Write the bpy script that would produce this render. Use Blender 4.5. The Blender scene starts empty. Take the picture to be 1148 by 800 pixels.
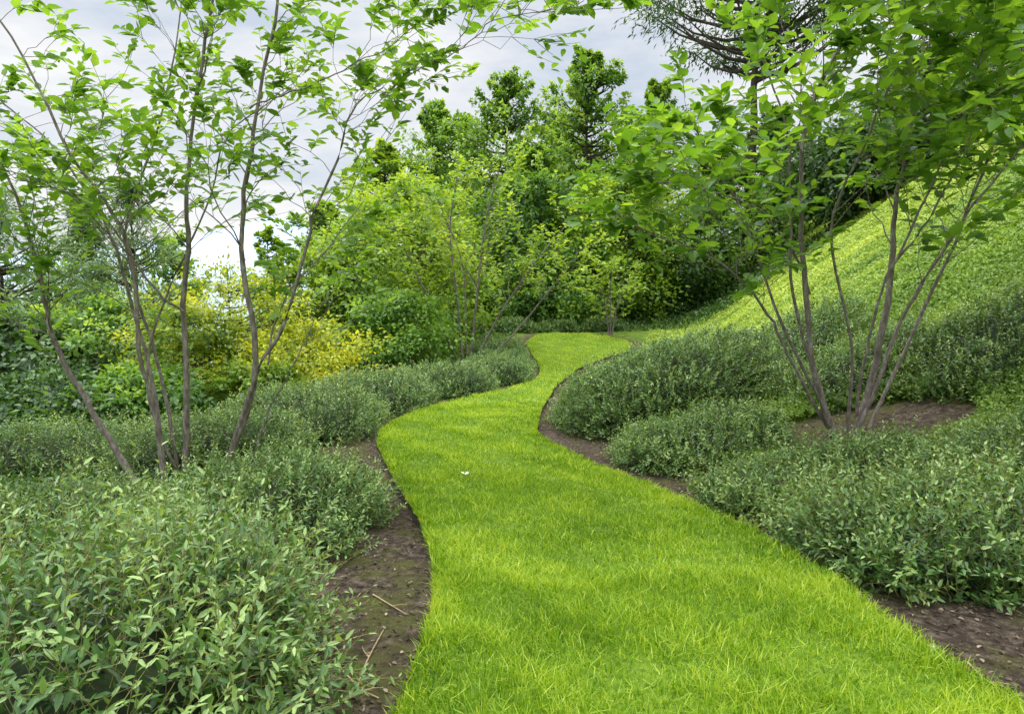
import bpy, math
import numpy as np
R=np.random.default_rng(11)
scene=bpy.context.scene; col=scene.collection
scene.view_settings.view_transform='Standard'; scene.view_settings.look='None'
rad=math.radians
# ------------------------------------------------------------------ camera
CH=1.4; FP=700.0; PIT=math.atan(100/700)
cd=bpy.data.cameras.new('camera'); cam=bpy.data.objects.new('camera',cd); col.objects.link(cam)
cam.location=(0,0,CH); cam.rotation_euler=(math.pi/2-PIT,0,0)
cd.sensor_width=36; cd.lens=FP/1148*36; cd.clip_start=.05; cd.clip_end=30000
scene.camera=cam
def ray(px,py):
    x=(px-574)/FP; v=(400-py)/FP
    return np.array([x, math.cos(PIT)+v*math.sin(PIT), -math.sin(PIT)+v*math.cos(PIT)])
def P(px,py,Y):
    d=ray(px,py); return np.array([0,0,CH])+d*(Y/d[1])
# ------------------------------------------------------------------ terrain
yt=np.arange(-40,600,.1)
pr=np.interp(yt,[-40,0,6,8.5,13,18,22,26,32,60,600],[5.6,0,-.84,-1.08,-1.41,-1.68,-1.72,-1.36,-1.1,-.6,8])
k=np.hanning(25); k/=k.sum(); pr=np.convolve(np.pad(pr,12,mode='edge'),k,'valid')
prof=lambda y: np.interp(y,yt,pr)
def g0(px,py):
    d=ray(px,py); ys=np.arange(.5,80,.01); z=CH+d[2]/d[1]*ys
    i=np.argmax(z<prof(ys)); return d[0]/d[1]*ys[i], ys[i]
LE=[(440,840),(455,800),(478,740),(490,690),(487,640),(470,590),(440,540),(423,503),(428,488),(442,478),(470,465),(520,450),(575,438),(601,429),(606,420),(603,408),(594,395),(589,386),(600,378),(612,375.5)]
RE=[(1190,850),(1110,800),(1020,735),(930,665),(840,605),(740,560),(660,525),(615,502),(600,490),(606,464),(622,437),(648,416),(680,403),(704,396),(711,390),(700,383),(676,378),(655,375.5)]
def edge(E):
    a=np.array(sorted([g0(*p) for p in E],key=lambda q:q[1]))
    yy=np.arange(a[0,1],a[-1,1],.05); xx=np.interp(yy,a[:,1],a[:,0])
    kk=np.hanning(15); kk/=kk.sum(); xx=np.convolve(np.pad(xx,7,mode='edge'),kk,'valid')
    return yy,xx
ly,lx=edge(LE); ry_,rx_=edge(RE)
XL=lambda y: np.interp(y,ly,lx)
XR=lambda y: np.interp(y,ry_,rx_)
YEND=min(ly[-1],ry_[-1])
def smo(f,ext):
    v=f(yt)+ext(yt); kk=np.hanning(41); kk/=kk.sum()
    return np.convolve(np.pad(v,20,mode='edge'),kk,'valid')
iR=int(np.argmax(rx_*(ry_>18))); yRm=ry_[iR]; xRm=rx_[iR]
xrs=smo(lambda y: np.where(y<yRm,XR(y),xRm), lambda y: np.maximum(y-yRm,0)*.32)
xls=smo(lambda y: XL(np.minimum(y,20)), lambda y: -np.maximum(y-24,0)*.1)
XRs=lambda y: np.interp(y,yt,xrs); XLs=lambda y: np.interp(y,yt,xls)
def sp(t,w): return np.where(t<=0,0,np.where(t<w,t*t/(2*w),t-w/2))
class SN:
    def __init__(s,seed,n=7):
        r=np.random.default_rng(seed); a=r.uniform(0,6.28,n); f=r.uniform(.6,1.7,n)
        s.k=np.stack([np.cos(a)*f,np.sin(a)*f],1); s.p=r.uniform(0,6.28,n); s.n=n
    def __call__(s,x,y,sc):
        o=0
        for i in range(s.n): o=o+np.sin((x*s.k[i,0]+y*s.k[i,1])*6.28/sc+s.p[i])
        return o/s.n*1.6
n1,n2,n3=SN(1),SN(2),SN(3)
BED=[1e3,1e3]
def veg(X,Y):
    e=np.where(Y<10,.9,.3)
    t=X-XR(Y)-e; s=XL(Y)-e-X
    bed=np.clip((np.hypot((X-BED[0])/1.5,Y-BED[1])-.75)*3,0,1)
    return np.clip(np.maximum(np.maximum(t,s)*1.2,(Y-YEND-.15)*3),0,1)*bed
def H(X,Y):
    X=np.asarray(X,float); Y=np.asarray(Y,float)
    t=X-XRs(Y)-.6; s=XLs(Y)-1.5-X
    far=np.clip((Y-9)/8,0,1)
    z=prof(Y)+.25*sp(t,1.)+.48*sp(t-3+1.5*far,2.)+.04*sp(t-2,2.)*far-.5*sp(t-14,4.)
    z=z-.08*sp(s,1.)-.25*sp(s-3,2.)-.25*sp(s-20,10)
    vg=veg(X,Y)
    z=z+.012*n1(X,Y,.5)*np.clip(vg*3+.4,0,1)+.03*n2(X,Y,.9)*vg*(1-.7*far)+.08*n3(X,Y,4.)*vg
    return np.maximum(z,-72)
def G(px,py):
    d=ray(px,py); ys=np.arange(.6,80,.01); z=CH+d[2]/d[1]*ys; xs=d[0]/d[1]*ys
    i=np.argmax(z<H(xs,ys)); return np.array([xs[i],ys[i],z[i]])
q=G(950,486); BED[:]=[q[0]+.15,q[1]+.05]
# ------------------------------------------------------------------ helpers
BASE={}; NS={}
nA,nB=SN(21,5),SN(22,5)
def mesh_obj(name,V,F,mat,parent=None,tint=None,smooth=False):
    V=np.asarray(V,float)
    if tint is not None and mat.name in NS:
        sc=NS[mat.name]; tint=tint+.13*nA(V[:,0]+V[:,2]*.6,V[:,1]-V[:,2]*.7,sc)+.08*nB(V[:,0]-V[:,2],V[:,2]+V[:,1]*.8,sc*.35)
    if parent is not None: V=V-BASE[parent.name]
    F=np.asarray(F); me=bpy.data.meshes.new(name); m,kk=F.shape
    me.vertices.add(len(V)); me.vertices.foreach_set('co',V.astype(np.float32).ravel())
    me.loops.add(m*kk); me.loops.foreach_set('vertex_index',F.astype(np.int32).ravel())
    me.polygons.add(m); me.polygons.foreach_set('loop_start',np.arange(0,m*kk,kk,dtype=np.int32))
    if smooth: me.polygons.foreach_set('use_smooth',np.ones(m,bool))
    me.update(calc_edges=True)
    if tint is not None:
        a=me.attributes.new('tint','FLOAT','POINT'); a.data.foreach_set('value',np.asarray(tint,np.float32))
    me.materials.append(mat)
    o=bpy.data.objects.new(name,me); col.objects.link(o)
    if parent is not None: o.parent=parent; BASE[o.name]=BASE[parent.name]
    return o
def thing(name,label,cat,loc,group=None):
    o=bpy.data.objects.new(name,None); o.empty_display_size=.1; col.objects.link(o); o.location=tuple(loc)
    BASE[o.name]=np.array(loc,float); o['label']=label; o['category']=cat
    if group: o['group']=group
    return o
def tag(o,label,cat,kind=None):
    o['label']=label; o['category']=cat
    if kind: o['kind']=kind
    return o
def nz(v): return v/np.maximum(np.linalg.norm(v,axis=-1,keepdims=True),1e-9)
UP=np.array([0,0,1.])
T6=np.array([[0,0,0],[.3,-.5,.5],[.68,-.40,.45],[1,0,0],[.68,.40,.45],[.3,.5,.5]])
T4=np.array([[0,0,0],[.45,-.5,.4],[1,0,0],[.45,.5,.4]])
def leaves(pos,d,n,L,W,tint,six=True,fold=.35,droop=.12):
    T=T6 if six else T4
    N=len(pos); d=nz(d); s=nz(np.cross(n,d)); n=np.cross(d,s)
    L=np.broadcast_to(L,N); W=np.broadcast_to(W,N)
    V=(pos[:,None]+d[:,None]*(T[None,:,0:1]*L[:,None,None])+s[:,None]*(T[None,:,1:2]*W[:,None,None])
       +n[:,None]*(T[None,:,2:3]*fold*W[:,None,None]-droop*(T[None,:,0:1]**2)*L[:,None,None]))
    kk=len(T); off=np.arange(N)[:,None]*kk
    F=np.concatenate([off+np.array([[0,1,2,3]]),off+np.array([[0,3,4,5]])],0) if six else off+np.array([[0,1,2,3]])
    return V.reshape(-1,3),F,np.repeat(tint,kk)
def cat(parts):
    Vs,Fs,Ts=[],[],[]; o=0
    for V,F,T in parts: Vs.append(V);Fs.append(F+o);Ts.append(T);o+=len(V)
    return np.concatenate(Vs),np.concatenate(Fs),np.concatenate(Ts)
def vtubes(C,r,sides=3):
    N,kk,_=C.shape; d=nz(np.gradient(C,axis=1))
    ref=np.where(np.abs(d[...,2:3])<.9,UP,np.array([1.,0,0])); a=nz(np.cross(d,ref)); b=np.cross(d,a)
    an=np.arange(sides)*2*math.pi/sides
    V=C[:,:,None]+r[:,:,None,None]*(a[:,:,None]*np.cos(an)[:,None]+b[:,:,None]*np.sin(an)[:,None])
    base=np.arange(N)[:,None,None]*kk*sides; i=np.arange(kk-1)[None,:,None]*sides; j=np.arange(sides)[None,None,:]; j2=(j+1)%sides
    F=np.stack([base+i+j,base+i+j2,base+i+sides+j2,base+i+sides+j],-1).reshape(-1,4)
    return V.reshape(-1,3),F
def tube(pts,r,sides=8): return vtubes(np.asarray(pts)[None],np.asarray(r)[None],sides)
def resample(pts,n):
    pts=np.asarray(pts,float); m=len(pts)
    t=np.linspace(0,m-1,n); i=np.clip(t.astype(int),0,m-2); f=(t-i)[:,None]
    p0=pts[np.maximum(i-1,0)];p1=pts[i];p2=pts[i+1];p3=pts[np.minimum(i+2,m-1)]
    return .5*(2*p1+(p2-p0)*f+(2*p0-5*p1+4*p2-p3)*f**2+(3*p1-p0-3*p2+p3)*f**3)
# ------------------------------------------------------------------ materials
def newmat(name):
    m=bpy.data.materials.new(name); m.use_nodes=True; nt=m.node_tree; nt.nodes.clear()
    out=nt.nodes.new('ShaderNodeOutputMaterial'); return m,nt,out
def ramp(nt,stops):
    r=nt.nodes.new('ShaderNodeValToRGB'); e=r.color_ramp.elements
    while len(e)<len(stops): e.new(.5)
    for el,(p,c) in zip(e,stops): el.position=p; el.color=(*c,1)
    return r
def leafmat(name,dark,mid,light,rough=.42,tr=.3,spec=.4,nscale=1.2):
    m,nt,out=newmat(name); N=nt.nodes.new; L=nt.links.new; NS[m.name]=nscale
    at=N('ShaderNodeAttribute'); at.attribute_name='tint'
    r=ramp(nt,[(0,dark),(.5,mid),(1,light)]); L(at.outputs['Fac'],r.inputs[0])
    p=N('ShaderNodeBsdfPrincipled'); p.inputs['Roughness'].default_value=rough; p.inputs['Specular IOR Level'].default_value=spec
    L(r.outputs[0],p.inputs['Base Color'])
    t=N('ShaderNodeBsdfTranslucent'); mx=N('ShaderNodeMix'); mx.data_type='RGBA'; mx.blend_type='MULTIPLY'; mx.inputs[0].default_value=1
    L(r.outputs[0],mx.inputs[6]); mx.inputs[7].default_value=(1.9,1.7,.6,1); L(mx.outputs[2],t.inputs['Color'])
    ms=N('ShaderNodeMixShader'); ms.inputs[0].default_value=tr; L(p.outputs[0],ms.inputs[1]); L(t.outputs[0],ms.inputs[2])
    L((ms if tr>0 else p).outputs[0],out.inputs[0]); return m
def noisemat(name,stops,scale=8,rough=.9,bump=.4,stretch=(1,1,1),detail=5,spec=.2):
    m,nt,out=newmat(name); N=nt.nodes.new; L=nt.links.new
    tc=N('ShaderNodeTexCoord'); mp=N('ShaderNodeMapping'); mp.inputs['Scale'].default_value=stretch; L(tc.outputs['Object'],mp.inputs[0])
    no=N('ShaderNodeTexNoise'); no.inputs['Scale'].default_value=scale; no.inputs['Detail'].default_value=detail; no.inputs['Roughness'].default_value=.65; L(mp.outputs[0],no.inputs['Vector'])
    r=ramp(nt,stops); L(no.outputs['Fac'],r.inputs[0])
    p=N('ShaderNodeBsdfPrincipled'); p.inputs['Roughness'].default_value=rough; p.inputs['Specular IOR Level'].default_value=spec; L(r.outputs[0],p.inputs['Base Color'])
    if bump>0:
        b=N('ShaderNodeBump'); b.inputs['Strength'].default_value=bump; b.inputs['Distance'].default_value=.02; L(no.outputs['Fac'],b.inputs['Height']); L(b.outputs[0],p.inputs['Normal'])
    L(p.outputs[0],out.inputs[0]); return m
M={}
M['shrub']=leafmat('shrub_leaf',(.020,.054,.012),(.088,.192,.042),(.35,.49,.155),rough=.34,tr=.25,spec=.48,nscale=1.4)
M['cover']=leafmat('cover_leaf',(.05,.115,.018),(.21,.34,.042),(.48,.58,.10),rough=.5,tr=.25,nscale=4)
M['tree']=leafmat('tree_leaf',(.05,.125,.018),(.135,.275,.037),(.31,.48,.075),rough=.4,tr=.47,spec=.4,nscale=1.2)
M['maple']=leafmat('maple_leaf',(.05,.125,.022),(.145,.285,.042),(.37,.52,.09),rough=.5,tr=.38,nscale=3)
M['lime']=leafmat('lime_leaf',(.10,.19,.02),(.24,.38,.04),(.5,.6,.09),rough=.5,tr=.4,nscale=2.5)
M['dark']=leafmat('dark_leaf',(.018,.045,.012),(.045,.11,.025),(.12,.22,.055),rough=.45,tr=.25,nscale=2.5)
M['gold']=leafmat('gold_leaf',(.11,.20,.02),(.32,.385,.03),(.66,.64,.06),rough=.5,tr=.38,nscale=1.2)
M['needle']=leafmat('needle_leaf',(.08,.14,.06),(.16,.26,.11),(.29,.40,.19),rough=.5,tr=.2,nscale=2)
M['grass']=leafmat('grass_blade',(.065,.155,.005),(.20,.35,.011),(.49,.585,.085),rough=.5,tr=.38,spec=.3,nscale=1.)
M['core']=noisemat('shrub_shade_core',[(.3,(.006,.012,.004)),(.7,(.03,.05,.015))],scale=14,bump=0)  # near-black fill colour standing in for shade between the leaves
M['bark']=noisemat('grey_bark',[(.25,(.07,.055,.047)),(.5,(.18,.15,.13)),(.75,(.38,.34,.30))],scale=26,bump=.5,stretch=(1,1,.35))
M['twig']=noisemat('twig_bark',[(.3,(.15,.15,.05)),(.7,(.36,.33,.13))],scale=20,bump=0)
M['darkbark']=noisemat('dark_bark',[(.3,(.03,.024,.019)),(.7,(.12,.095,.075))],scale=10,bump=0,stretch=(1,1,.3))
M['soil']=noisemat('soil',[(.25,(.02,.015,.011)),(.5,(.06,.045,.033)),(.75,(.12,.095,.075))],scale=30,bump=.8)
M['stone']=noisemat('pale_stone',[(.3,(.25,.24,.22)),(.7,(.48,.47,.44))],scale=25)
M['deadwood']=noisemat('dead_wood',[(.3,(.22,.15,.08)),(.7,(.45,.35,.2))],scale=30)
M['white']=noisemat('white_petal',[(.3,(.75,.75,.73)),(.7,(.85,.85,.84))],scale=10,bump=.1)
M['mount']=noisemat('haze_tinted_mountain',[(.3,(.36,.46,.60)),(.7,(.46,.55,.67))],scale=.001,bump=0)  # distance haze is mixed into this pale blue colour
M['lawn']=noisemat('lawn_thatch',[(.3,(.06,.13,.008)),(.7,(.15,.22,.02))],scale=25,bump=.5)
M['litter']=leafmat('litter',(.025,.018,.012),(.09,.068,.046),(.33,.26,.18),rough=.8,tr=0,spec=.1)
def groundmat():
    m,nt,out=newmat('garden_ground'); N=nt.nodes.new; L=nt.links.new
    tc=N('ShaderNodeTexCoord')
    def noi(s,d=5):
        n=N('ShaderNodeTexNoise'); n.inputs['Scale'].default_value=s; n.inputs['Detail'].default_value=d; n.inputs['Roughness'].default_value=.7; L(tc.outputs['Object'],n.inputs['Vector']); return n
    a=noi(16,7); r1=ramp(nt,[(.3,(.018,.013,.009)),(.5,(.075,.055,.04)),(.68,(.21,.165,.12))]); L(a.outputs['Fac'],r1.inputs[0])
    b=noi(2.2,3); r2=ramp(nt,[(.48,(0,0,0)),(.62,(.8,.8,.8))]); L(b.outputs['Fac'],r2.inputs[0])
    mo=N('ShaderNodeMix'); mo.data_type='RGBA'; L(r2.outputs[0],mo.inputs[0]); L(r1.outputs[0],mo.inputs[6]); mo.inputs[7].default_value=(.085,.09,.022,1)
    c=noi(5,3); r3=ramp(nt,[(.3,(.08,.14,.018)),(.7,(.20,.31,.04))]); L(c.outputs['Fac'],r3.inputs[0])
    at=N('ShaderNodeAttribute'); at.attribute_name='tint'
    m2=N('ShaderNodeMix'); m2.data_type='RGBA'; L(at.outputs['Fac'],m2.inputs[0]); L(mo.outputs[2],m2.inputs[6]); L(r3.outputs[0],m2.inputs[7])
    p=N('ShaderNodeBsdfPrincipled'); p.inputs['Roughness'].default_value=.92; p.inputs['Specular IOR Level'].default_value=.15; L(m2.outputs[2],p.inputs['Base Color'])
    bu=N('ShaderNodeBump'); bu.inputs['Strength'].default_value=1; bu.inputs['Distance'].default_value=.06; L(a.outputs['Fac'],bu.inputs['Height']); L(bu.outputs[0],p.inputs['Normal'])
    L(p.outputs[0],out.inputs[0]); return m
M['ground']=groundmat()
def watermat():
    m,nt,out=newmat('lake_water'); p=nt.nodes.new('ShaderNodeBsdfPrincipled'); p.inputs['Base Color'].default_value=(.3,.38,.44,1); p.inputs['Roughness'].default_value=.3
    n=nt.nodes.new('ShaderNodeTexNoise'); n.inputs['Scale'].default_value=.02; b=nt.nodes.new('ShaderNodeBump'); b.inputs['Strength'].default_value=.2
    nt.links.new(n.outputs['Fac'],b.inputs['Height']); nt.links.new(b.outputs[0],p.inputs['Normal'])
    nt.links.new(p.outputs[0],out.inputs[0]); return m
M['water']=watermat()
# ------------------------------------------------------------------ setting
def grid(xs,ys,f):
    X,Y=np.meshgrid(xs,ys); Z=f(X,Y); nx=len(xs); ny=len(ys)
    V=np.stack([X,Y,Z],-1).reshape(-1,3)
    i=np.arange(ny-1)[:,None]*nx+np.arange(nx-1)[None]
    F=np.stack([i,i+1,i+nx+1,i+nx],-1).reshape(-1,4); return V,F
xs=np.concatenate([np.linspace(-600,-60,28)[:-1],np.linspace(-60,-9,50)[:-1],np.arange(-9,15,.15),np.linspace(15.2,40,60),np.linspace(44,400,24)])
ys=np.concatenate([np.linspace(-60,-2,15)[:-1],np.arange(-2,30,.15),np.linspace(30.3,60,80),np.linspace(62,600,40)])
V,F=grid(xs,ys,H)
g=mesh_obj('ground',V,F,M['ground'],tint=veg(V[:,0],V[:,1])*.9,smooth=True); tag(g,'brown soil beds and sloping garden ground around the lawn','ground','structure')
rows=np.arange(1.0,YEND,.08); C=24; uu=np.linspace(0,1,C)
xl=XL(rows)+.025*n1(rows,rows*0,.5)+.012*n3(rows,rows*0,.2); xr=XR(rows)+.025*n2(rows,rows*0,.5)+.012*n3(rows,rows*0+3,.2)
X=xl[:,None]+(xr-xl)[:,None]*uu; Y=np.repeat(rows[:,None],C,1)
Z=H(X,Y)+.105-.02*np.exp(-np.minimum(uu,1-uu)*18)[None]
V=np.stack([X,Y,Z],-1).reshape(-1,3); i=np.arange(len(rows)-1)[:,None]*C+np.arange(C-1)[None]
F=np.stack([i,i+1,i+C+1,i+C],-1).reshape(-1,4)
o=mesh_obj('lawn_path',V,F,M['lawn'],smooth=True); tag(o,'winding mown grass path curving through the shrub beds','path','structure')
def skirt(xe,sgn):
    z=H(xe,rows); A=np.stack([xe,rows,z+.086],-1); B=np.stack([xe+sgn*.012,rows,z-.05],-1)
    n=len(rows); V=np.concatenate([A,B]); i=np.arange(n-1); return V,np.stack([i,i+1,i+n+1,i+n],-1)
V1,F1=skirt(xl,-1); V2,F2=skirt(xr,1)
o=mesh_obj('lawn_edge',np.concatenate([V1,V2]),np.concatenate([F1,F2+len(V1)]),M['soil']); tag(o,'cut soil edge along both sides of the grass path','path edge','structure')
V,F=grid(np.linspace(-14000,14000,30),np.linspace(-6000,14000,30),lambda x,y:x*0-70.)
tag(mesh_obj('water',V,F,M['water']),'pale grey lake far below the garden','water','structure')
az=np.linspace(rad(-75),rad(60),260)
hgt=620+260*np.sin(az*5+1.2)+150*np.sin(az*13+.4)+60*np.sin(az*31)+25*np.sin(az*83)
pts=[];
for f,d in ((0,6500),(.35,7100),(.7,7700),(1,8200)):
    pts.append(np.stack([np.sin(az)*d,np.cos(az)*d,-80+f*hgt],-1))
V=np.concatenate(pts); n=len(az); F=np.concatenate([np.stack([np.arange(n-1)+r*n,np.arange(1,n)+r*n,np.arange(1,n)+(r+1)*n,np.arange(n-1)+(r+1)*n],-1) for r in range(3)])
tag(mesh_obj('mountains',V,F,M['mount'],smooth=True),'hazy blue mountains on the far lake shore','mountains','structure')
# ------------------------------------------------------------------ grass
def grass(n,y0,y1,h,w):
    y=R.uniform(y0,y1,n); u=R.uniform(-.006,1.006,n); x=XL(y)+(XR(y)-XL(y))*u
    keep=R.uniform(0,1,n)<(XR(y)-XL(y))/np.max(XR(y)-XL(y)); x=x[keep];y=y[keep];u=u[keep];n=len(x)
    p=np.stack([x,y,H(x,y)+.08],-1); a=R.uniform(0,6.28,n); s=np.stack([np.cos(a),np.sin(a),0*a],-1)
    patch=.5+.5*n3(x,y,.9); p2=n2(x,y,.35)
    hh=h*R.uniform(.5,1.45,n)*(.7+.5*patch+.15*p2); a2=R.uniform(0,6.28,n); le=R.uniform(.05,1.1,n)
    ln=np.stack([np.cos(a2)*le,np.sin(a2)*le,np.ones(n)],-1)
    ww=w*R.uniform(.6,1.3,n)
    V=np.zeros((n,6,3))
    for q,(f,wd) in enumerate(((0,1),(.55,.8),(1,.12))):
        c=p+hh[:,None]*np.stack([ln[:,0]*f*f,ln[:,1]*f*f,f*(1-.25*f*le)],-1)
        V[:,2*q]=c-s*(ww*wd/2)[:,None]; V[:,2*q+1]=c+s*(ww*wd/2)[:,None]
    off=np.arange(n)[:,None]*6; F=np.concatenate([off+np.array([[0,1,3,2]]),off+np.array([[2,3,5,4]])])
    t=R.normal(.40,.22,n)+.25*(patch-.5)+.18*n1(x,y,1.7)+.10*p2+np.clip((y-8)*.025,0,.26); t[R.uniform(0,1,n)<.07]=1.15  # tint rises with distance, painting in the brighter light on far grass
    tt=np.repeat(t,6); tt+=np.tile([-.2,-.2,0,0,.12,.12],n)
    return V.reshape(-1,3),F,tt
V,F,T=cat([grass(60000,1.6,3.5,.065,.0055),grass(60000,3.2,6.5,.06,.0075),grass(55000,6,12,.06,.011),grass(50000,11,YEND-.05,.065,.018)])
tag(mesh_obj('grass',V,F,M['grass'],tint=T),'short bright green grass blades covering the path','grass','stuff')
n=14000; y=1.4+10*R.uniform(0,1,n)**1.7; side=R.uniform(0,1,n)<.5; e=R.uniform(.03,1.,n)
x=np.where(side,XL(y)-e,XR(y)+e)
x[:1500]=BED[0]+R.normal(0,.6,1500); y[:1500]=BED[1]+R.normal(0,.4,1500); a=R.uniform(0,6.28,n)
pos=np.stack([x,y,H(x,y)+.008],-1); d=np.stack([np.cos(a),np.sin(a),R.uniform(-.2,.5,n)],-1)
nn=nz(np.stack([R.normal(0,.4,n),R.normal(0,.4,n),np.ones(n)],-1)); L=R.uniform(.006,.032,n)
V,F,T=leaves(pos,d,nn,L,L*R.uniform(.12,.7,n),R.normal(.36,.27,n),True,fold=.5)
tag(mesh_obj('leaf_litter',V,F,M['litter'],tint=T),'small brown dead leaves and wood chips on the soil strips','litter','stuff')
# ------------------------------------------------------------------ shoots and shrubs
def shoots(o,d,L,bend,nl,lL,asp,tb,six=True,s0=.15,stemr=.002,wide=.9):
    N=len(o); d=nz(d)
    s=(np.arange(nl)[None]+R.uniform(0,.6,(N,nl)))/nl*(1-s0)+s0
    pos=o[:,None]+d[:,None]*(L[:,None]*s)[...,None]+UP*(bend*L)[:,None,None]*(s**2)[...,None]
    ax=nz(d[:,None]+UP*(2*bend[:,None]*s)[...,None])
    ref=nz(R.normal(0,1,(N,1,3))); a=nz(np.cross(ax,ref)); b=np.cross(ax,a)
    an=(np.arange(nl)*math.pi)[None]+R.normal(0,.5,(N,nl)); lat=a*np.cos(an)[...,None]+b*np.sin(an)[...,None]
    ld=nz(ax*.65+lat*wide+UP*.12); ln=nz(UP*.9+ax*.35+R.normal(0,.4,(N,nl,3)))
    ll=lL*R.uniform(.65,1.2,(N,nl))*(1.05-.45*s**3)
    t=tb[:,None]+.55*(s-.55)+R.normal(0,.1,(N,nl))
    lv=leaves(pos.reshape(-1,3),ld.reshape(-1,3),ln.reshape(-1,3),ll.ravel(),ll.ravel()*asp,t.ravel(),six)
    q=np.array([0,.5,1.]); Cc=o[:,None]+d[:,None]*(L[:,None]*q)[...,None]+UP*(bend*L)[:,None,None]*(q**2)[...,None]
    st=vtubes(Cc,np.array([1,.8,.4])[None]*np.full((N,1),stemr),3)
    return lv,st
def shrub(label,cx,cy,rx,ry,rot,h,ns,lL=.034,nl=11,sl=.3,mat='shrub',name='low_shrub',catg='shrub',six=True,tb=.44,asp=.39,long=.10,pn=3.0,lump=.09):
    bz=float(H(cx,cy)); root=thing(name,label,catg,(cx,cy,bz))
    c,s_=math.cos(rot),math.sin(rot); ns_a=SN(int(R.integers(1e6))); 
    def surf(u,k):
        q=(np.abs(u)**pn).sum(-1)**(1/pn); u=u/q[:,None]
        kk=k*(1+lump*ns_a(u[:,0]*rx,u[:,1]*ry+u[:,2]*h,.8)); x=u[:,0]*rx*kk; y=u[:,1]*ry*kk
        X=cx+c*x-s_*y; Yy=cy+s_*x+c*y
        return np.stack([X,Yy,H(X,Yy)+h*u[:,2]*kk],-1)
    u=nz(R.normal(0,1,(ns,3))*np.array([1,1,.8])); u[:,2]=np.abs(u[:,2])*1.02-.02
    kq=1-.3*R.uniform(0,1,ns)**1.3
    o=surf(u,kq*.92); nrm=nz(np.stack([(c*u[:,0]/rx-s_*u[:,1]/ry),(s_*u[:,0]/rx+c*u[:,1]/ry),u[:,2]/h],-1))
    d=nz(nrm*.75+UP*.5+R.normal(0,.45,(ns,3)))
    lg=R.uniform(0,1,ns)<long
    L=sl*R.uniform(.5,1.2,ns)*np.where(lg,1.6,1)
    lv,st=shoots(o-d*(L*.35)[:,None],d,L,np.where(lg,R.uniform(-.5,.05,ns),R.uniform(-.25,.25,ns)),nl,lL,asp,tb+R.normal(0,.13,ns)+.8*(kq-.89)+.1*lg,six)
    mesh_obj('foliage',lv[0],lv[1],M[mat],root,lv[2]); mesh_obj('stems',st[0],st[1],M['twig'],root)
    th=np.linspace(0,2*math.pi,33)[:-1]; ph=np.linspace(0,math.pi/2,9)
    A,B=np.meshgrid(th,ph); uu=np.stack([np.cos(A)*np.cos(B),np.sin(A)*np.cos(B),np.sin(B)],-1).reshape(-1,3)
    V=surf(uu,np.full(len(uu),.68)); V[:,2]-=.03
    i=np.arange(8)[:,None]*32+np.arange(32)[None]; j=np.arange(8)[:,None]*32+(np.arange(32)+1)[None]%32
    mesh_obj('shade_core',V,np.stack([i,j,j+32,i+32],-1).reshape(-1,4),M['core'],root,smooth=True)  # solid shell without branches, coloured dark to give shaded gaps
    return root
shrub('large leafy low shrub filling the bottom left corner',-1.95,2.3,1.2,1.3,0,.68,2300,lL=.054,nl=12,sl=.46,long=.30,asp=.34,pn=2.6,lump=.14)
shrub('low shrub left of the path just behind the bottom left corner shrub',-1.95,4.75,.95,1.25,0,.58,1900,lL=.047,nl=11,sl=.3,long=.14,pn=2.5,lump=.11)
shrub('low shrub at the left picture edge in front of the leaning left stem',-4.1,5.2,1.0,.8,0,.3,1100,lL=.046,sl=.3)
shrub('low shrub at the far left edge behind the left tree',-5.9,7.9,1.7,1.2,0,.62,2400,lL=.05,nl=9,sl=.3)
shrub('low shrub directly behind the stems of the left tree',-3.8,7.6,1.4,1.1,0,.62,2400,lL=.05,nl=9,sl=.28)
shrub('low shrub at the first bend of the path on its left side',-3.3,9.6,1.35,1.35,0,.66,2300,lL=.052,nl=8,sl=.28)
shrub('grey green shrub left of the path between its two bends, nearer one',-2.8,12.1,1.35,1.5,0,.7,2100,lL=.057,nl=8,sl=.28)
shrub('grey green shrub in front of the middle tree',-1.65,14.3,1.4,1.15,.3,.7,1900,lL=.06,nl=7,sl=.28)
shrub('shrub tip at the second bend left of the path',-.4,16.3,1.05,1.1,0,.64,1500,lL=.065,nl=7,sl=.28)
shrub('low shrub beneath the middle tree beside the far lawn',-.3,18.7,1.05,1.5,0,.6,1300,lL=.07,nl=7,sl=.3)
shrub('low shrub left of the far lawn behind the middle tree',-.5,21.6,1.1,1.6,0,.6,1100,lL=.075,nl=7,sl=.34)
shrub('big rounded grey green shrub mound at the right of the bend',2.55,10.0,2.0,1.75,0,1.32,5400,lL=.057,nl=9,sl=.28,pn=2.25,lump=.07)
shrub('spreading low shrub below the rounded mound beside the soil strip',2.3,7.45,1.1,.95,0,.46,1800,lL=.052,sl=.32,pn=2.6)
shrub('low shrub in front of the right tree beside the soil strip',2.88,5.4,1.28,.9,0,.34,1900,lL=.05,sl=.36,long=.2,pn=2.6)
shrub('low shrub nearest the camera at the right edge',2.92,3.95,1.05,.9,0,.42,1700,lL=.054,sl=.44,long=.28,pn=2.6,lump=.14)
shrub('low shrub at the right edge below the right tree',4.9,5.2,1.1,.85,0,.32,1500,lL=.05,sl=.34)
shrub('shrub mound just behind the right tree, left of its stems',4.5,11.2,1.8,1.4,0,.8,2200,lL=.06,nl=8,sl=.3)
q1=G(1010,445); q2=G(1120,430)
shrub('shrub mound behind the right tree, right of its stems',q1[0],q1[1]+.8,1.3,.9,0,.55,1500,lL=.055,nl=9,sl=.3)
shrub('shrub mound at the right edge on the lower slope',q2[0]+.3,q2[1]+.6,1.1,.9,0,.55,1400,lL=.055,nl=9,sl=.3)
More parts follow.
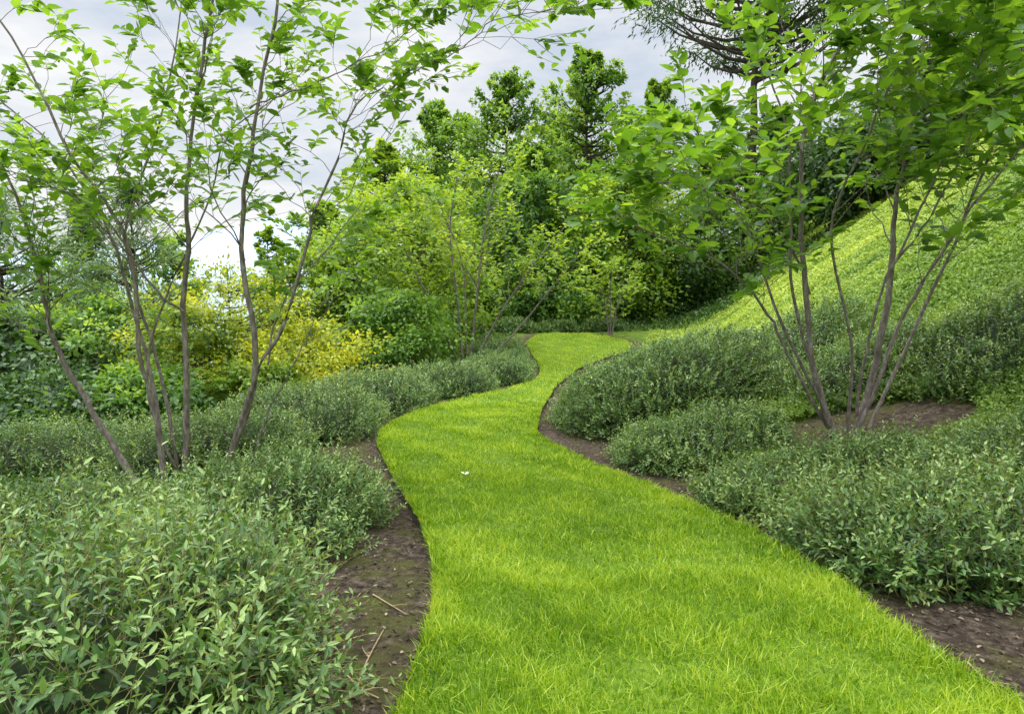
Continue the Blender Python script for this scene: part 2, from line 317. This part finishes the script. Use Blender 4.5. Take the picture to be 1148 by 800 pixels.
shrub('shrub behind the rounded mound right of the far lawn',3.0,13.6,1.6,1.5,0,.7,1700,lL=.065,nl=7,sl=.3)
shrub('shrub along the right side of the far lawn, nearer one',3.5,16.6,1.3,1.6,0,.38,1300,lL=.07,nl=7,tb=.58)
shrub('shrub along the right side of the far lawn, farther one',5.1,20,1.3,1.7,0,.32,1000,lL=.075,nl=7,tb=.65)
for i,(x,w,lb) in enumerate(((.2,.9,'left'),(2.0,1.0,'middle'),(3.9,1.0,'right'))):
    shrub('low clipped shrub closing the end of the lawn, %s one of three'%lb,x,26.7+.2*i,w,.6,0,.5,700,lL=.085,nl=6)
# ------------------------------------------------------------------ ground cover on the slopes
def cover(X,Y,dist,base,ks=.0018,nl=4,fl=0):
    n=len(X); nrm=nz(np.stack([-(H(X+.3,Y)-H(X-.3,Y))/.6,-(H(X,Y+.3)-H(X,Y-.3))/.6,np.ones(n)],-1))
    p=np.stack([X,Y,H(X,Y)+R.uniform(-.02,.04,n)],-1); fl=np.broadcast_to(fl,n)
    L=(.11+.005*dist)*R.uniform(.6,1.3,n)*(1-.65*fl); lL=.034+ks*dist
    d=nz(nrm+R.normal(0,.5,(n,3)))
    s=R.uniform(.2,1,(n,nl)); pos=p[:,None]+d[:,None]*(L[:,None]*s)[...,None]
    ld=nz(d[:,None]*.5*(1-fl)[:,None,None]+R.normal(0,.7,(n,nl,3))); ln=nz(nrm[:,None]*1.3+R.normal(0,1,(n,nl,3))*(.5-.38*fl)[:,None,None])
    ll=lL[:,None]*R.uniform(.7,1.3,(n,nl)); t=base[:,None]+.25*(s-.5)*(1-.6*fl)[:,None]+R.normal(0,.05,(n,nl))
    return leaves(pos.reshape(-1,3),ld.reshape(-1,3),ln.reshape(-1,3),ll.ravel(),ll.ravel()*.5,t.ravel(),False)
TR=G(948,488); TL=G(205,545); TM=G(527,408)
n=250000; a=R.uniform(-.05,1.0,n); Y=np.exp(R.uniform(math.log(4.5),math.log(44),n)); X=a*Y
t=X-XR(np.minimum(Y,yRm))-np.maximum(Y-yRm,0)*.3
kp=(t>np.where(Y<10,1.3,.35))&(t<18)&(np.hypot((X-BED[0])/1.5,Y-BED[1])>.85); X,Y,t=X[kp],Y[kp],t[kp]
dist=np.hypot(X,Y); fl=np.clip((Y-8)/5,0,1)
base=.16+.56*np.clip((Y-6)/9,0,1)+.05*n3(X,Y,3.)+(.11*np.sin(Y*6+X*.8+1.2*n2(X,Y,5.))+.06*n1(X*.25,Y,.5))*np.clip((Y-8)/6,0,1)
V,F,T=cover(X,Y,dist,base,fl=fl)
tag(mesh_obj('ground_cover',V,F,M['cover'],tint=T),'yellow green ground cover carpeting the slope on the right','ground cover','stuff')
n=30000; Y=np.exp(R.uniform(math.log(5),math.log(34),n)); X=-R.uniform(.0,1.1,n)*Y
kp=(XL(np.minimum(Y,20))-X)>np.where(Y<12,2.,.5); X,Y=X[kp],Y[kp]
V1=cover(X,Y,np.hypot(X,Y),.25+.1*n3(X,Y,2.),.0045)
n=9000; Y=R.uniform(26.3,42,n); X=R.uniform(-10,14,n); V2=cover(X,Y,np.hypot(X,Y),.25+.1*n3(X,Y,2.),.0045)
V,F,T=cat([V1,V2])
tag(mesh_obj('undergrowth',V,F,M['shrub'],tint=T),'dark leafy undergrowth below the trees left of and behind the path','undergrowth','stuff')
# ------------------------------------------------------------------ near multi-stem trees
def near_tree(label,name,stems,root_p,mat,nbr,brl,leafL,t0=.42,tw=4,nlv=7,bias=(0,0,0),asp=.5,barkm='bark',brr=.4,tb=.45,pw=.8,wob=.008,droop=.18):
    root=thing(name,label,'tree',root_p); root_p=np.array(root_p)
    polys=[];rads=[];LP=[];LD=[];TT=[]
    for (pts,r0,r1,mul) in stems:
        p=resample(pts,28); p+=np.cumsum(R.normal(0,wob,(28,3)),0)
        r=np.linspace(r0,r1,28)*(1+.05*R.normal(0,1,28))
        V,F=tube(p,r,8); mesh_obj('stem',V,F,M[barkm],root,smooth=True)
        tg=nz(np.gradient(p,axis=0))
        for b in range(int(nbr*mul)):
            t=t0+(1-t0)*R.uniform(0,1)**pw; i=min(int(t*27),27); az=R.uniform(0,6.28)
            d=nz(tg[i]*R.uniform(.3,.8)+np.array([math.cos(az),math.sin(az),R.uniform(0,.5)])*.8+np.array(bias))
            ln=brl*(1.15-.6*t)*R.uniform(.5,1.3); q=np.linspace(0,1,7)[:,None]
            bp=p[i]+d*ln*q+UP*R.uniform(-.15,.25)*ln*q**2+np.cumsum(R.normal(0,.03*ln,(7,3)),0)*(q>0)
            rb=max(r[i]*brr,.003); polys.append(bp); rads.append(np.linspace(rb,.0018,7))
            for w in range(tw+1):
                if w==tw: dd=nz(bp[-1]-bp[-3]); tl=ln*.3; st=bp[-1]-dd*tl*.7
                else:
                    j=R.integers(2,7); dd=nz(nz(bp[j]-bp[j-1])+R.normal(0,.65,3)*np.array([1,1,.6])); tl=ln*R.uniform(.22,.5); st=bp[j]
                q5=np.linspace(0,1,7)[:,None]; tp=st+dd*tl*q5+UP*R.uniform(-.2,.2)*tl*q5**2
                polys.append(tp); rads.append(np.linspace(max(.0028,rb*.4),.0012,7))
                m=max(3,int(nlv*R.uniform(.6,1.3))); s=np.linspace(.15,1.,m)+R.uniform(-.06,.06,m)
                pos=st+dd*tl*s[:,None]; sd=nz(np.cross(dd,UP)+1e-3); al=np.where(np.arange(m)%2==0,1,-1)[:,None]
                LP.append(pos); LD.append(nz(dd*.7+sd*al*.8+R.normal(0,.3,(m,3))-UP*.08)); TT.append(np.full(m,R.normal(tb,.13)))
    V,F=vtubes(np.array(polys),np.array(rads),5); mesh_obj('branches',V,F,M[barkm],root,smooth=True)
    LP=np.concatenate(LP);LD=np.concatenate(LD);TT=np.concatenate(TT); n=len(LP)
    ll=leafL*R.uniform(.6,1.2,n)
    V,F,T=leaves(LP,LD,nz(UP+R.normal(0,.4,(n,3))),ll,ll*asp,TT+R.normal(0,.12,n),True,fold=.3,droop=droop)
    mesh_obj('crown',V,F,M[mat],root,T); return root
def S(px,Y0,dy,r0,r1,mul=1.):
    n=len(px); pts=[P(a,b,Y0+dy*i/(n-1)) for i,(a,b) in enumerate(px)]
    return (np.array(pts),r0,r1,mul)
Y0=TL[1]
stL=[S([(165,566),(120,500),(75,430),(45,370),(30,300),(5,230),(-30,150)],Y0-.1,.1,.036,.01,1.),
 S([(190,562),(175,470),(158,400),(150,300),(125,235),(85,170),(30,60),(-10,0)],Y0,-.5,.028,.007,1.2),
 S([(208,558),(210,430),(206,350),(215,270),(214,200),(232,90),(245,0),(250,-60)],Y0+.1,.3,.036,.009,1.),
 S([(242,554),(287,420),(271,300),(272,200),(280,120),(297,0),(305,-90)],Y0+.1,-.3,.036,.01,1.),
 S([(246,552),(288,420),(318,370),(345,280),(352,245),(385,180),(398,135),(430,105)],Y0+.1,-.4,.025,.005,1.2),
 S([(430,105),(470,80),(510,62),(548,35),(600,22),(650,4)],Y0-.3,-.5,.006,.003,1.1),
 S([(262,550),(315,450),(350,385),(372,330)],Y0+.1,.4,.012,.004,.35),
 S([(184,558),(165,430),(120,280),(60,180),(-10,110)],Y0+.1,.5,.024,.006,1.1),
 S([(300,410),(330,330),(365,300),(420,230)],Y0+.2,.6,.012,.004,.6),
 S([(206,350),(165,310),(110,240),(70,215),(20,200)],Y0+.15,-.5,.014,.004,.6),
 S([(280,120),(330,100),(380,75),(440,55),(490,20)],Y0-.1,-.3,.009,.003,.7),
 S([(212,558),(165,440),(190,330),(235,230),(262,150),(330,90)],Y0+.15,.5,.016,.005,.9),
 S([(202,558),(190,460),(170,380),(145,300),(140,230),(170,140),(195,40),(200,-40)],Y0+.2,.9,.022,.006,1.)]
near_tree('multi stemmed tree with slender grey stems at the left of the path','multi_stem_tree',stL,TL,'tree',18,1.25,.125,t0=.38,tw=4,nlv=7,brr=.33,tb=.52,wob=.011,asp=.53,droop=.10)
Y0=TR[1]
stR=[S([(938,494),(915,420),(905,330),(905,250),(903,150),(935,60),(960,0),(980,-80)],Y0,-.6,.038,.011,1.1),
 S([(954,498),(985,400),(1000,300),(1000,240),(1015,190),(1035,100),(1050,0)],Y0,.4,.041,.011,1.2),
 S([(961,499),(1000,400),(1050,300),(1110,220),(1170,150)],Y0-.05,-.6,.024,.008,1.4),
 S([(936,492),(890,400),(860,340),(820,290),(770,262),(705,238)],Y0+.03,-.2,.021,.006,1.2),
 S([(934,490),(888,340),(885,250),(880,150),(850,60),(845,-20)],Y0+.08,.7,.021,.006,.9),
 S([(941,492),(880,360),(835,240),(805,190),(790,150)],Y0+.04,.3,.021,.006,1.1),
 S([(964,496),(1040,340),(1100,200),(1140,80),(1160,0)],Y0+.06,.5,.022,.008,1.6),
 S([(905,330),(860,250),(790,215),(720,205)],Y0,-.4,.015,.004,.8),
 S([(1000,300),(1050,240),(1090,150),(1100,60)],Y0,-.5,.015,.005,1.3),
 S([(958,494),(975,380),(1015,270),(1075,130),(1110,20)],Y0+.08,-.9,.018,.006,1.3),
 S([(948,494),(950,380),(925,260),(960,160),(1000,60),(1010,-40)],Y0+.06,-1.1,.019,.006,1.1)]
near_tree('multi stemmed tree with dark leaning stems in a soil bed at the right','multi_stem_tree',stR,TR,'tree',16,1.5,.165,t0=.40,tw=4,nlv=7,brr=.33,tb=.46,wob=.011,asp=.54,droop=.12)
Y0=TM[1]
stM=[S([(520,412),(512,330),(505,260),(512,200)],Y0,0,.05,.015),S([(525,412),(535,330),(545,250),(560,190)],Y0,.4,.05,.015),
 S([(530,412),(560,350),(595,300),(640,245)],Y0,-.3,.045,.012),S([(517,412),(490,350),(465,300),(440,250)],Y0,-.4,.045,.012),
 S([(535,412),(580,370),(620,320),(650,280)],Y0,.6,.035,.01),S([(523,412),(520,300),(490,220)],Y0+.3,.6,.04,.01)]
near_tree('small round multi stemmed tree with sparse light leaves at the far left bend','multi_stem_tree',stM,TM,'lime',17,2.1,.18,t0=.3,tw=4,nlv=7)
TS=G(684,377); Y0=TS[1]
stS=[S([(683,378),(678,340),(672,310)],Y0,0,.03,.01),S([(686,378),(692,345),(700,312)],Y0,.3,.03,.01),S([(685,378),(686,330),(688,300)],Y0,-.3,.03,.01)]
near_tree('small slender young tree at the far right end of the lawn','young_tree',stS,TS,'lime',12,1.3,.18,t0=.2,tw=3,nlv=6)
# ------------------------------------------------------------------ background trees
def bg(label,name,px,py_top,Y,width,kind,mat,nclump,npc,leaf,cb=.05,cr=None,barkm='darkbark',tb=.42,catg='tree',asp=.6,zr=.65,tr=.014):
    x=P(px,300,Y)[0]; bz=float(H(x,Y))-.1; top=P(px,py_top,Y)[2]; h=top-bz
    root=thing(name,label,catg,(x,Y,bz))
    bs=np.array([x,Y,bz]); lean=R.normal(0,.03*h,2)
    ax=lambda t: bs+np.stack([lean[0]*t,lean[1]*t,h*t],-1)
    tt=np.linspace(0,.93,14); V,F=tube(ax(tt)+R.normal(0,.004*h,(14,3))*tt[:,None],np.linspace(tr*h,.002*h,14),8)
    mesh_obj('trunk',V,F,M[barkm],root,smooth=True)
    t=R.uniform(0,1,nclump)**(.85 if kind not in('cone','spire') else (1.25 if kind=='cone' else 1.35))
    if kind=='cone': prf=(1-t)**.85
    elif kind=='spire': prf=np.clip(1-t,.02,1)**.62*R.uniform(.3,1.3,nclump)
    elif kind=='high': prf=np.sin(np.pi*np.clip(t*.9+.1,0,1))**.6
    else: prf=np.sqrt(np.clip(1-(1.75*t-.75)**2,0.02,1))*R.uniform(.7,1.15,nclump)
    rr=width/2*prf*np.sqrt(R.uniform(.08 if kind=='spire' else .12,1,nclump)); az=R.uniform(0,6.28,nclump)
    zt=cb+(1-cb)*t*(1 if kind in('cone','spire') else R.uniform(.9,1.03,nclump))
    c=ax(zt)+np.stack([np.cos(az)*rr,np.sin(az)*rr,0*az],-1)
    b0=ax(np.clip(zt-.35*rr/h-.02,0.02,.92)); q=np.linspace(0,1,4)[None,:,None]
    Cc=b0[:,None]+(c-b0)[:,None]*q-UP*(.12*rr)[:,None,None]*np.sin(q*math.pi)
    V,F=vtubes(Cc,np.linspace(.005*h,.001*h,4)[None]*np.ones((nclump,1)),4); mesh_obj('branches',V,F,M[barkm],root,smooth=True)
    cr=cr or width*.14
    lo=.16 if kind=='spire' else .45
    crs=cr*R.uniform(.4,1.6,nclump)*(lo+(1-lo)*np.clip(prf,0,1))
    if kind=='spire': crs*=np.clip(1.15-.75*t,.3,1)
    off=R.normal(0,.55,(nclump,npc,3)); ol=np.linalg.norm(off,axis=-1,keepdims=True); off*=np.minimum(1,1.25/ol)
    out=np.stack([np.cos(az),np.sin(az),0*az],-1)[:,None]
    el=out*.75+UP*(.6*R.uniform(.2,1.5,(nclump,1,1)) if kind=='spire' else .1)
    along=R.uniform(-.9,1.2,(nclump,npc,1))*(1.6 if kind=='spire' else .6)
    pos=c[:,None]+off*crs[:,None,None]*np.array([1,1,zr])*np.clip(1-.5*np.clip(along,0,2),.15,1)+el*(along*crs[:,None,None])
    n=nclump*npc; pos=pos.reshape(-1,3)
    ld=(out*.5+off*.7+R.normal(0,.5,(nclump,npc,3))-UP*.15).reshape(-1,3)
    ln=nz(np.broadcast_to(UP,(n,3))+R.normal(0,.45,(n,3))+.3*np.broadcast_to(out,(nclump,npc,3)).reshape(-1,3))
    tint=(tb+R.normal(0,.16,(nclump,1))+.2*off[...,2]+.08*along[...,0]+R.normal(0,.1,(nclump,npc))).ravel()
    ll=leaf*R.uniform(.6,1.25,n)
    V,F,T=leaves(pos,ld,ln,ll,ll*asp,tint,False); mesh_obj('crown',V,F,M[mat],root,T)
    return root
bg('tall pointed green tree in the middle of the tree line, left of the tallest crown','pointed_tree',568,84,40,13,'spire','maple',260,72,.27,tb=.45)
bg('tallest bright green tree right of centre in the tree line','pointed_tree',655,64,38,13.5,'spire','maple',280,75,.27,tb=.52)
bg('green tree behind the left shoulder of the tree line','pointed_tree',495,115,40,12,'spire','maple',250,70,.27,tb=.5)
bg('bright green tree at the left end of the tree line','leafy_tree',430,160,32,8.5,'spire','lime',210,80,.24,tb=.3)
bg('green tree behind the right shoulder of the tree line','pointed_tree',735,92,42,13,'spire','maple',260,72,.28,tb=.47)
bg('slender dark green tree behind the gap between the two highest crowns','pointed_tree',612,130,46,13,'spire','maple',230,65,.31,tb=.34)
bg('slender green tree behind the left end of the tree line','pointed_tree',530,135,45,13,'spire','maple',210,65,.31,tb=.36)
bg('leafy green tree above the far end of the slope','leafy_tree',800,160,37,9,'spire','maple',200,75,.27,tb=.5)
bg('green tree on the ridge behind the thin stems of the right tree','leafy_tree',865,120,36,9.5,'spire','maple',200,75,.28,tb=.36)
bg('green tree standing behind the ridge above the right tree','leafy_tree',1010,60,31,8,'spire','maple',190,75,.26,tb=.32)
bg('yellow green tree at the foot of the tree line left of the middle tree','leafy_tree',470,205,25,6,'broad','lime',130,120,.2,cb=.02,tb=.4)
bg('dense bright green bush left of the middle tree','leafy_bush',410,245,22,5,'broad','lime',110,120,.17,cb=.02,tb=.3,catg='bush')
bg('dark tree in the gap behind the middle tree','dark_tree',590,200,32,7,'broad','maple',110,110,.25,cb=.02,tb=.2)
bg('leafy tree filling the tree line between its two highest crowns','leafy_tree',610,165,35,8.5,'spire','maple',210,80,.26,cb=.02,tb=.52)
bg('yellow green tree right of the middle tree below the tallest crown','leafy_tree',690,190,31,6,'broad','lime',120,110,.22,cb=.02,tb=.28)
bg('green bush behind the end of the lawn','leafy_bush',615,285,29,4.5,'broad','maple',90,110,.2,cb=.02,tb=.3,catg='bush')
bg('dark tree under the far end of the slope','dark_tree',745,250,33,6,'broad','dark',90,110,.24,cb=.02,tb=.6)
bg('pale green bush behind the young tree at the end of the lawn','leafy_bush',665,260,30.5,4.5,'broad','maple',90,110,.21,cb=.02,tb=.5,catg='bush')
bg('low green bush left of the middle tree stems','leafy_bush',450,325,19.5,3.8,'broad','maple',90,110,.14,cb=.02,tb=.42,catg='bush')
bg('mid green tree behind the golden bushes','leafy_tree',355,228,24,6,'spire','maple',190,80,.18,cb=.03,tb=.52)
bg('light green tree rising behind the left tree stems','leafy_tree',295,255,20,4.6,'spire','lime',140,80,.15,cb=.03,tb=.25)
bg('tall feathery golden bush behind the left tree','golden_bush',250,298,14.5,4.6,'broad','gold',110,70,.11,cb=.02,catg='bush',tb=.30)
bg('low bright golden bush left of the path bend','golden_bush',345,362,13.8,3.4,'broad','gold',90,85,.11,cb=.02,catg='bush',tb=.46)
bg('small golden bush between the left tree stems','golden_bush',200,345,13.2,3.0,'broad','gold',70,70,.12,cb=.02,catg='bush',tb=.15)
bg('low leafy green bush in front of the tall golden bush','leafy_bush',290,405,12.6,2.0,'broad','lime',55,70,.11,cb=.02,catg='bush',tb=.12)
bg('dark rounded bush at the left picture edge','dark_bush',25,355,14,5.0,'broad','dark',110,110,.16,cb=.02,catg='bush',tb=.5)
bg('green bush between the dark bush and the left tree','leafy_bush',115,330,15,4.4,'broad','maple',100,110,.14,cb=.02,catg='bush',tb=.3)
bg('low dark bush at the left edge behind the low shrubs','dark_bush',40,425,11,3.6,'broad','dark',90,100,.12,cb=.02,catg='bush',tb=.4)
bg('low green bush below the stems of the left tree','leafy_bush',140,420,11.5,3.2,'broad','maple',90,90,.12,cb=.02,catg='bush',tb=.25)
bg('soft green tree in the left distance behind the dark bush','leafy_tree',60,300,24,6,'broad','maple',100,100,.2,cb=.02,tb=.45)
bg('soft green tree in the left distance behind the left tree stems','leafy_tree',190,265,27,6.5,'spire','maple',160,75,.22,cb=.02,tb=.55)
bg('narrow blue green conifer behind the left tree','conifer_tree',92,225,32,5.5,'cone','needle',170,100,.32,cb=.05,asp=.3,tb=.5)
bg('soft grey green pine at the left picture edge','pine_tree',5,212,18,4.6,'high','needle',120,100,.24,cb=.25,asp=.18,tb=.5)
bg('wispy pine behind the pale stems of the left tree','pine_tree',150,205,20,5,'cone','needle',150,100,.24,cb=.1,asp=.18,tb=.55)
bg('dark evergreen at the top of the slope left of the right tree crown','evergreen_tree',960,145,27,6.5,'broad','dark',110,110,.26,cb=.05,tb=.5)
bg('dark evergreen at the top of the slope behind the right tree','evergreen_tree',1075,80,24,7,'spire','dark',190,65,.24,cb=.05,tb=.5)
bg('tall conifer with dark trunk and hanging branches above the slope','conifer_tree',835,-220,36,14,'high','dark',170,110,.40,cb=.5,asp=.25,tb=.42,tr=.012)
bg('tall dark conifer at the top right corner','conifer_tree',1110,-150,26,7.5,'cone','dark',140,100,.36,cb=.35,asp=.2,tb=.4)
# ------------------------------------------------------------------ small things
def fallen(label,px,r):
    pts=np.array([G(a,b)+np.array([0,0,.012]) for a,b in px]); rt=thing('fallen_twig',label,'twig',pts[0])
    p=resample(pts,10); V,F=tube(p,np.linspace(r,r*.45,10),6); mesh_obj('stick',V,F,M['deadwood'],rt,smooth=True)
    d=nz(p[6]-p[4]); s=np.array([-d[1],d[0],.3]); V,F=tube(np.stack([p[5],p[5]+s*.03+d*.03,p[5]+s*.05+d*.07]),np.array([r*.6,r*.4,r*.2]),5); mesh_obj('side_shoot',V,F,M['deadwood'],rt,smooth=True)
fallen('pale straight twig on the soil strip at the bottom left',[(400,775),(412,742),(430,708)],.006)
fallen('thin brown twig on the left soil strip farther from the camera',[(418,668),(438,680),(455,690)],.005)
fallen('short forked twig at the foot of the bottom left shrub',[(385,755),(405,775),(425,785)],.006)
fallen('slender twig on the right soil strip near the bottom edge',[(1085,745),(1105,765),(1125,772)],.005)
def stone(label,px,py,r,mat,name,catg,sq=.6):
    p=G(px,py); th=np.linspace(0,6.283,15)[:-1]; ph=np.linspace(-1.5,1.5,9); A,B=np.meshgrid(th,ph)
    k=1+.15*np.sin(3*A+px)*np.cos(2*B)+.1*np.sin(5*A+2*B)
    V=np.stack([np.cos(A)*np.cos(B)*k*r*1.3,np.sin(A)*np.cos(B)*k*r,np.sin(B)*k*r*sq],-1).reshape(-1,3)+p+np.array([0,0,r*sq*.3])
    i=np.arange(8)[:,None]*14+np.arange(14)[None]; j=np.arange(8)[:,None]*14+(np.arange(14)+1)[None]%14
    tag(mesh_obj(name,V,np.stack([i,j,j+14,i+14],-1).reshape(-1,4),M[mat],smooth=True),label,catg)
stone('pale grey stone on the right soil strip beside the low shrub',880,622,.04,'stone','stone','stone')
stone('small whitish stone on the soil below the rounded mound',775,566,.03,'stone','stone','stone')
stone('tiny stone on the right soil strip close to the bottom edge',1045,725,.013,'stone','stone','stone')
p=G(521,546)+np.array([0,0,.14]); pt=np.array([p,p+[.02,.01,.004],p+[-.01,.02,0]])
V,F,T=leaves(pt,np.array([[1,.2,.3],[.2,1,.2],[-.6,.5,.3]]),np.array([[0,0,1.],[.2,0,1],[0,.3,1]]),.045,.03,np.zeros(3),True)
tag(mesh_obj('white_petal',V,F,M['white'],tint=T),'small white petal lying on the grass path','petal')
# ------------------------------------------------------------------ light
EL,AZ=rad(58),rad(-50)
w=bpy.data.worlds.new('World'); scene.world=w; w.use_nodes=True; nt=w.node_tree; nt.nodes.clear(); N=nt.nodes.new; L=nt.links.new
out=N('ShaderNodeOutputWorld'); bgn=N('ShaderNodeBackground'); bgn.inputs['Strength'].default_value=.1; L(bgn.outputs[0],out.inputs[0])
sky=N('ShaderNodeTexSky'); sky.sky_type='NISHITA'; sky.sun_disc=False; sky.sun_elevation=EL; sky.sun_rotation=AZ
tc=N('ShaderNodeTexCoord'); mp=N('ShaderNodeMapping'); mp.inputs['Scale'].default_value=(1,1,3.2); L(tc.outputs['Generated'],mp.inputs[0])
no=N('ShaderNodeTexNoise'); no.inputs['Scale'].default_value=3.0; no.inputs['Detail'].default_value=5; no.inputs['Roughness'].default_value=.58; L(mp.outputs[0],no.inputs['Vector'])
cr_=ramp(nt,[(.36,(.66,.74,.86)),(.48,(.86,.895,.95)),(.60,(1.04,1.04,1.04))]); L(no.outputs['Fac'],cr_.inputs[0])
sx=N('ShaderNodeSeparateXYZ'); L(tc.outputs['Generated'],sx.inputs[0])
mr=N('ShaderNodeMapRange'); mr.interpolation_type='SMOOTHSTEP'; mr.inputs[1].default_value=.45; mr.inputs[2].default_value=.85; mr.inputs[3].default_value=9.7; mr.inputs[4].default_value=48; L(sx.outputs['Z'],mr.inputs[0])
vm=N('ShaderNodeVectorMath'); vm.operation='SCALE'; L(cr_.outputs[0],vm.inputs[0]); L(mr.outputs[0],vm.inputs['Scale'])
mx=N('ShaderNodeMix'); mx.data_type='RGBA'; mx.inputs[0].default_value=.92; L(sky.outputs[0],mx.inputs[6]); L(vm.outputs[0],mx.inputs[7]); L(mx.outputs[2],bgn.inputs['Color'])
sd=bpy.data.lights.new('sun','SUN'); sd.energy=1.5; sd.angle=rad(11); sd.color=(1,.95,.86)
so=bpy.data.objects.new('sun',sd); col.objects.link(so)
from mathutils import Vector
dv=Vector((math.sin(AZ)*math.cos(EL),math.cos(AZ)*math.cos(EL),math.sin(EL))); so.rotation_euler=dv.to_track_quat('Z','Y').to_euler()
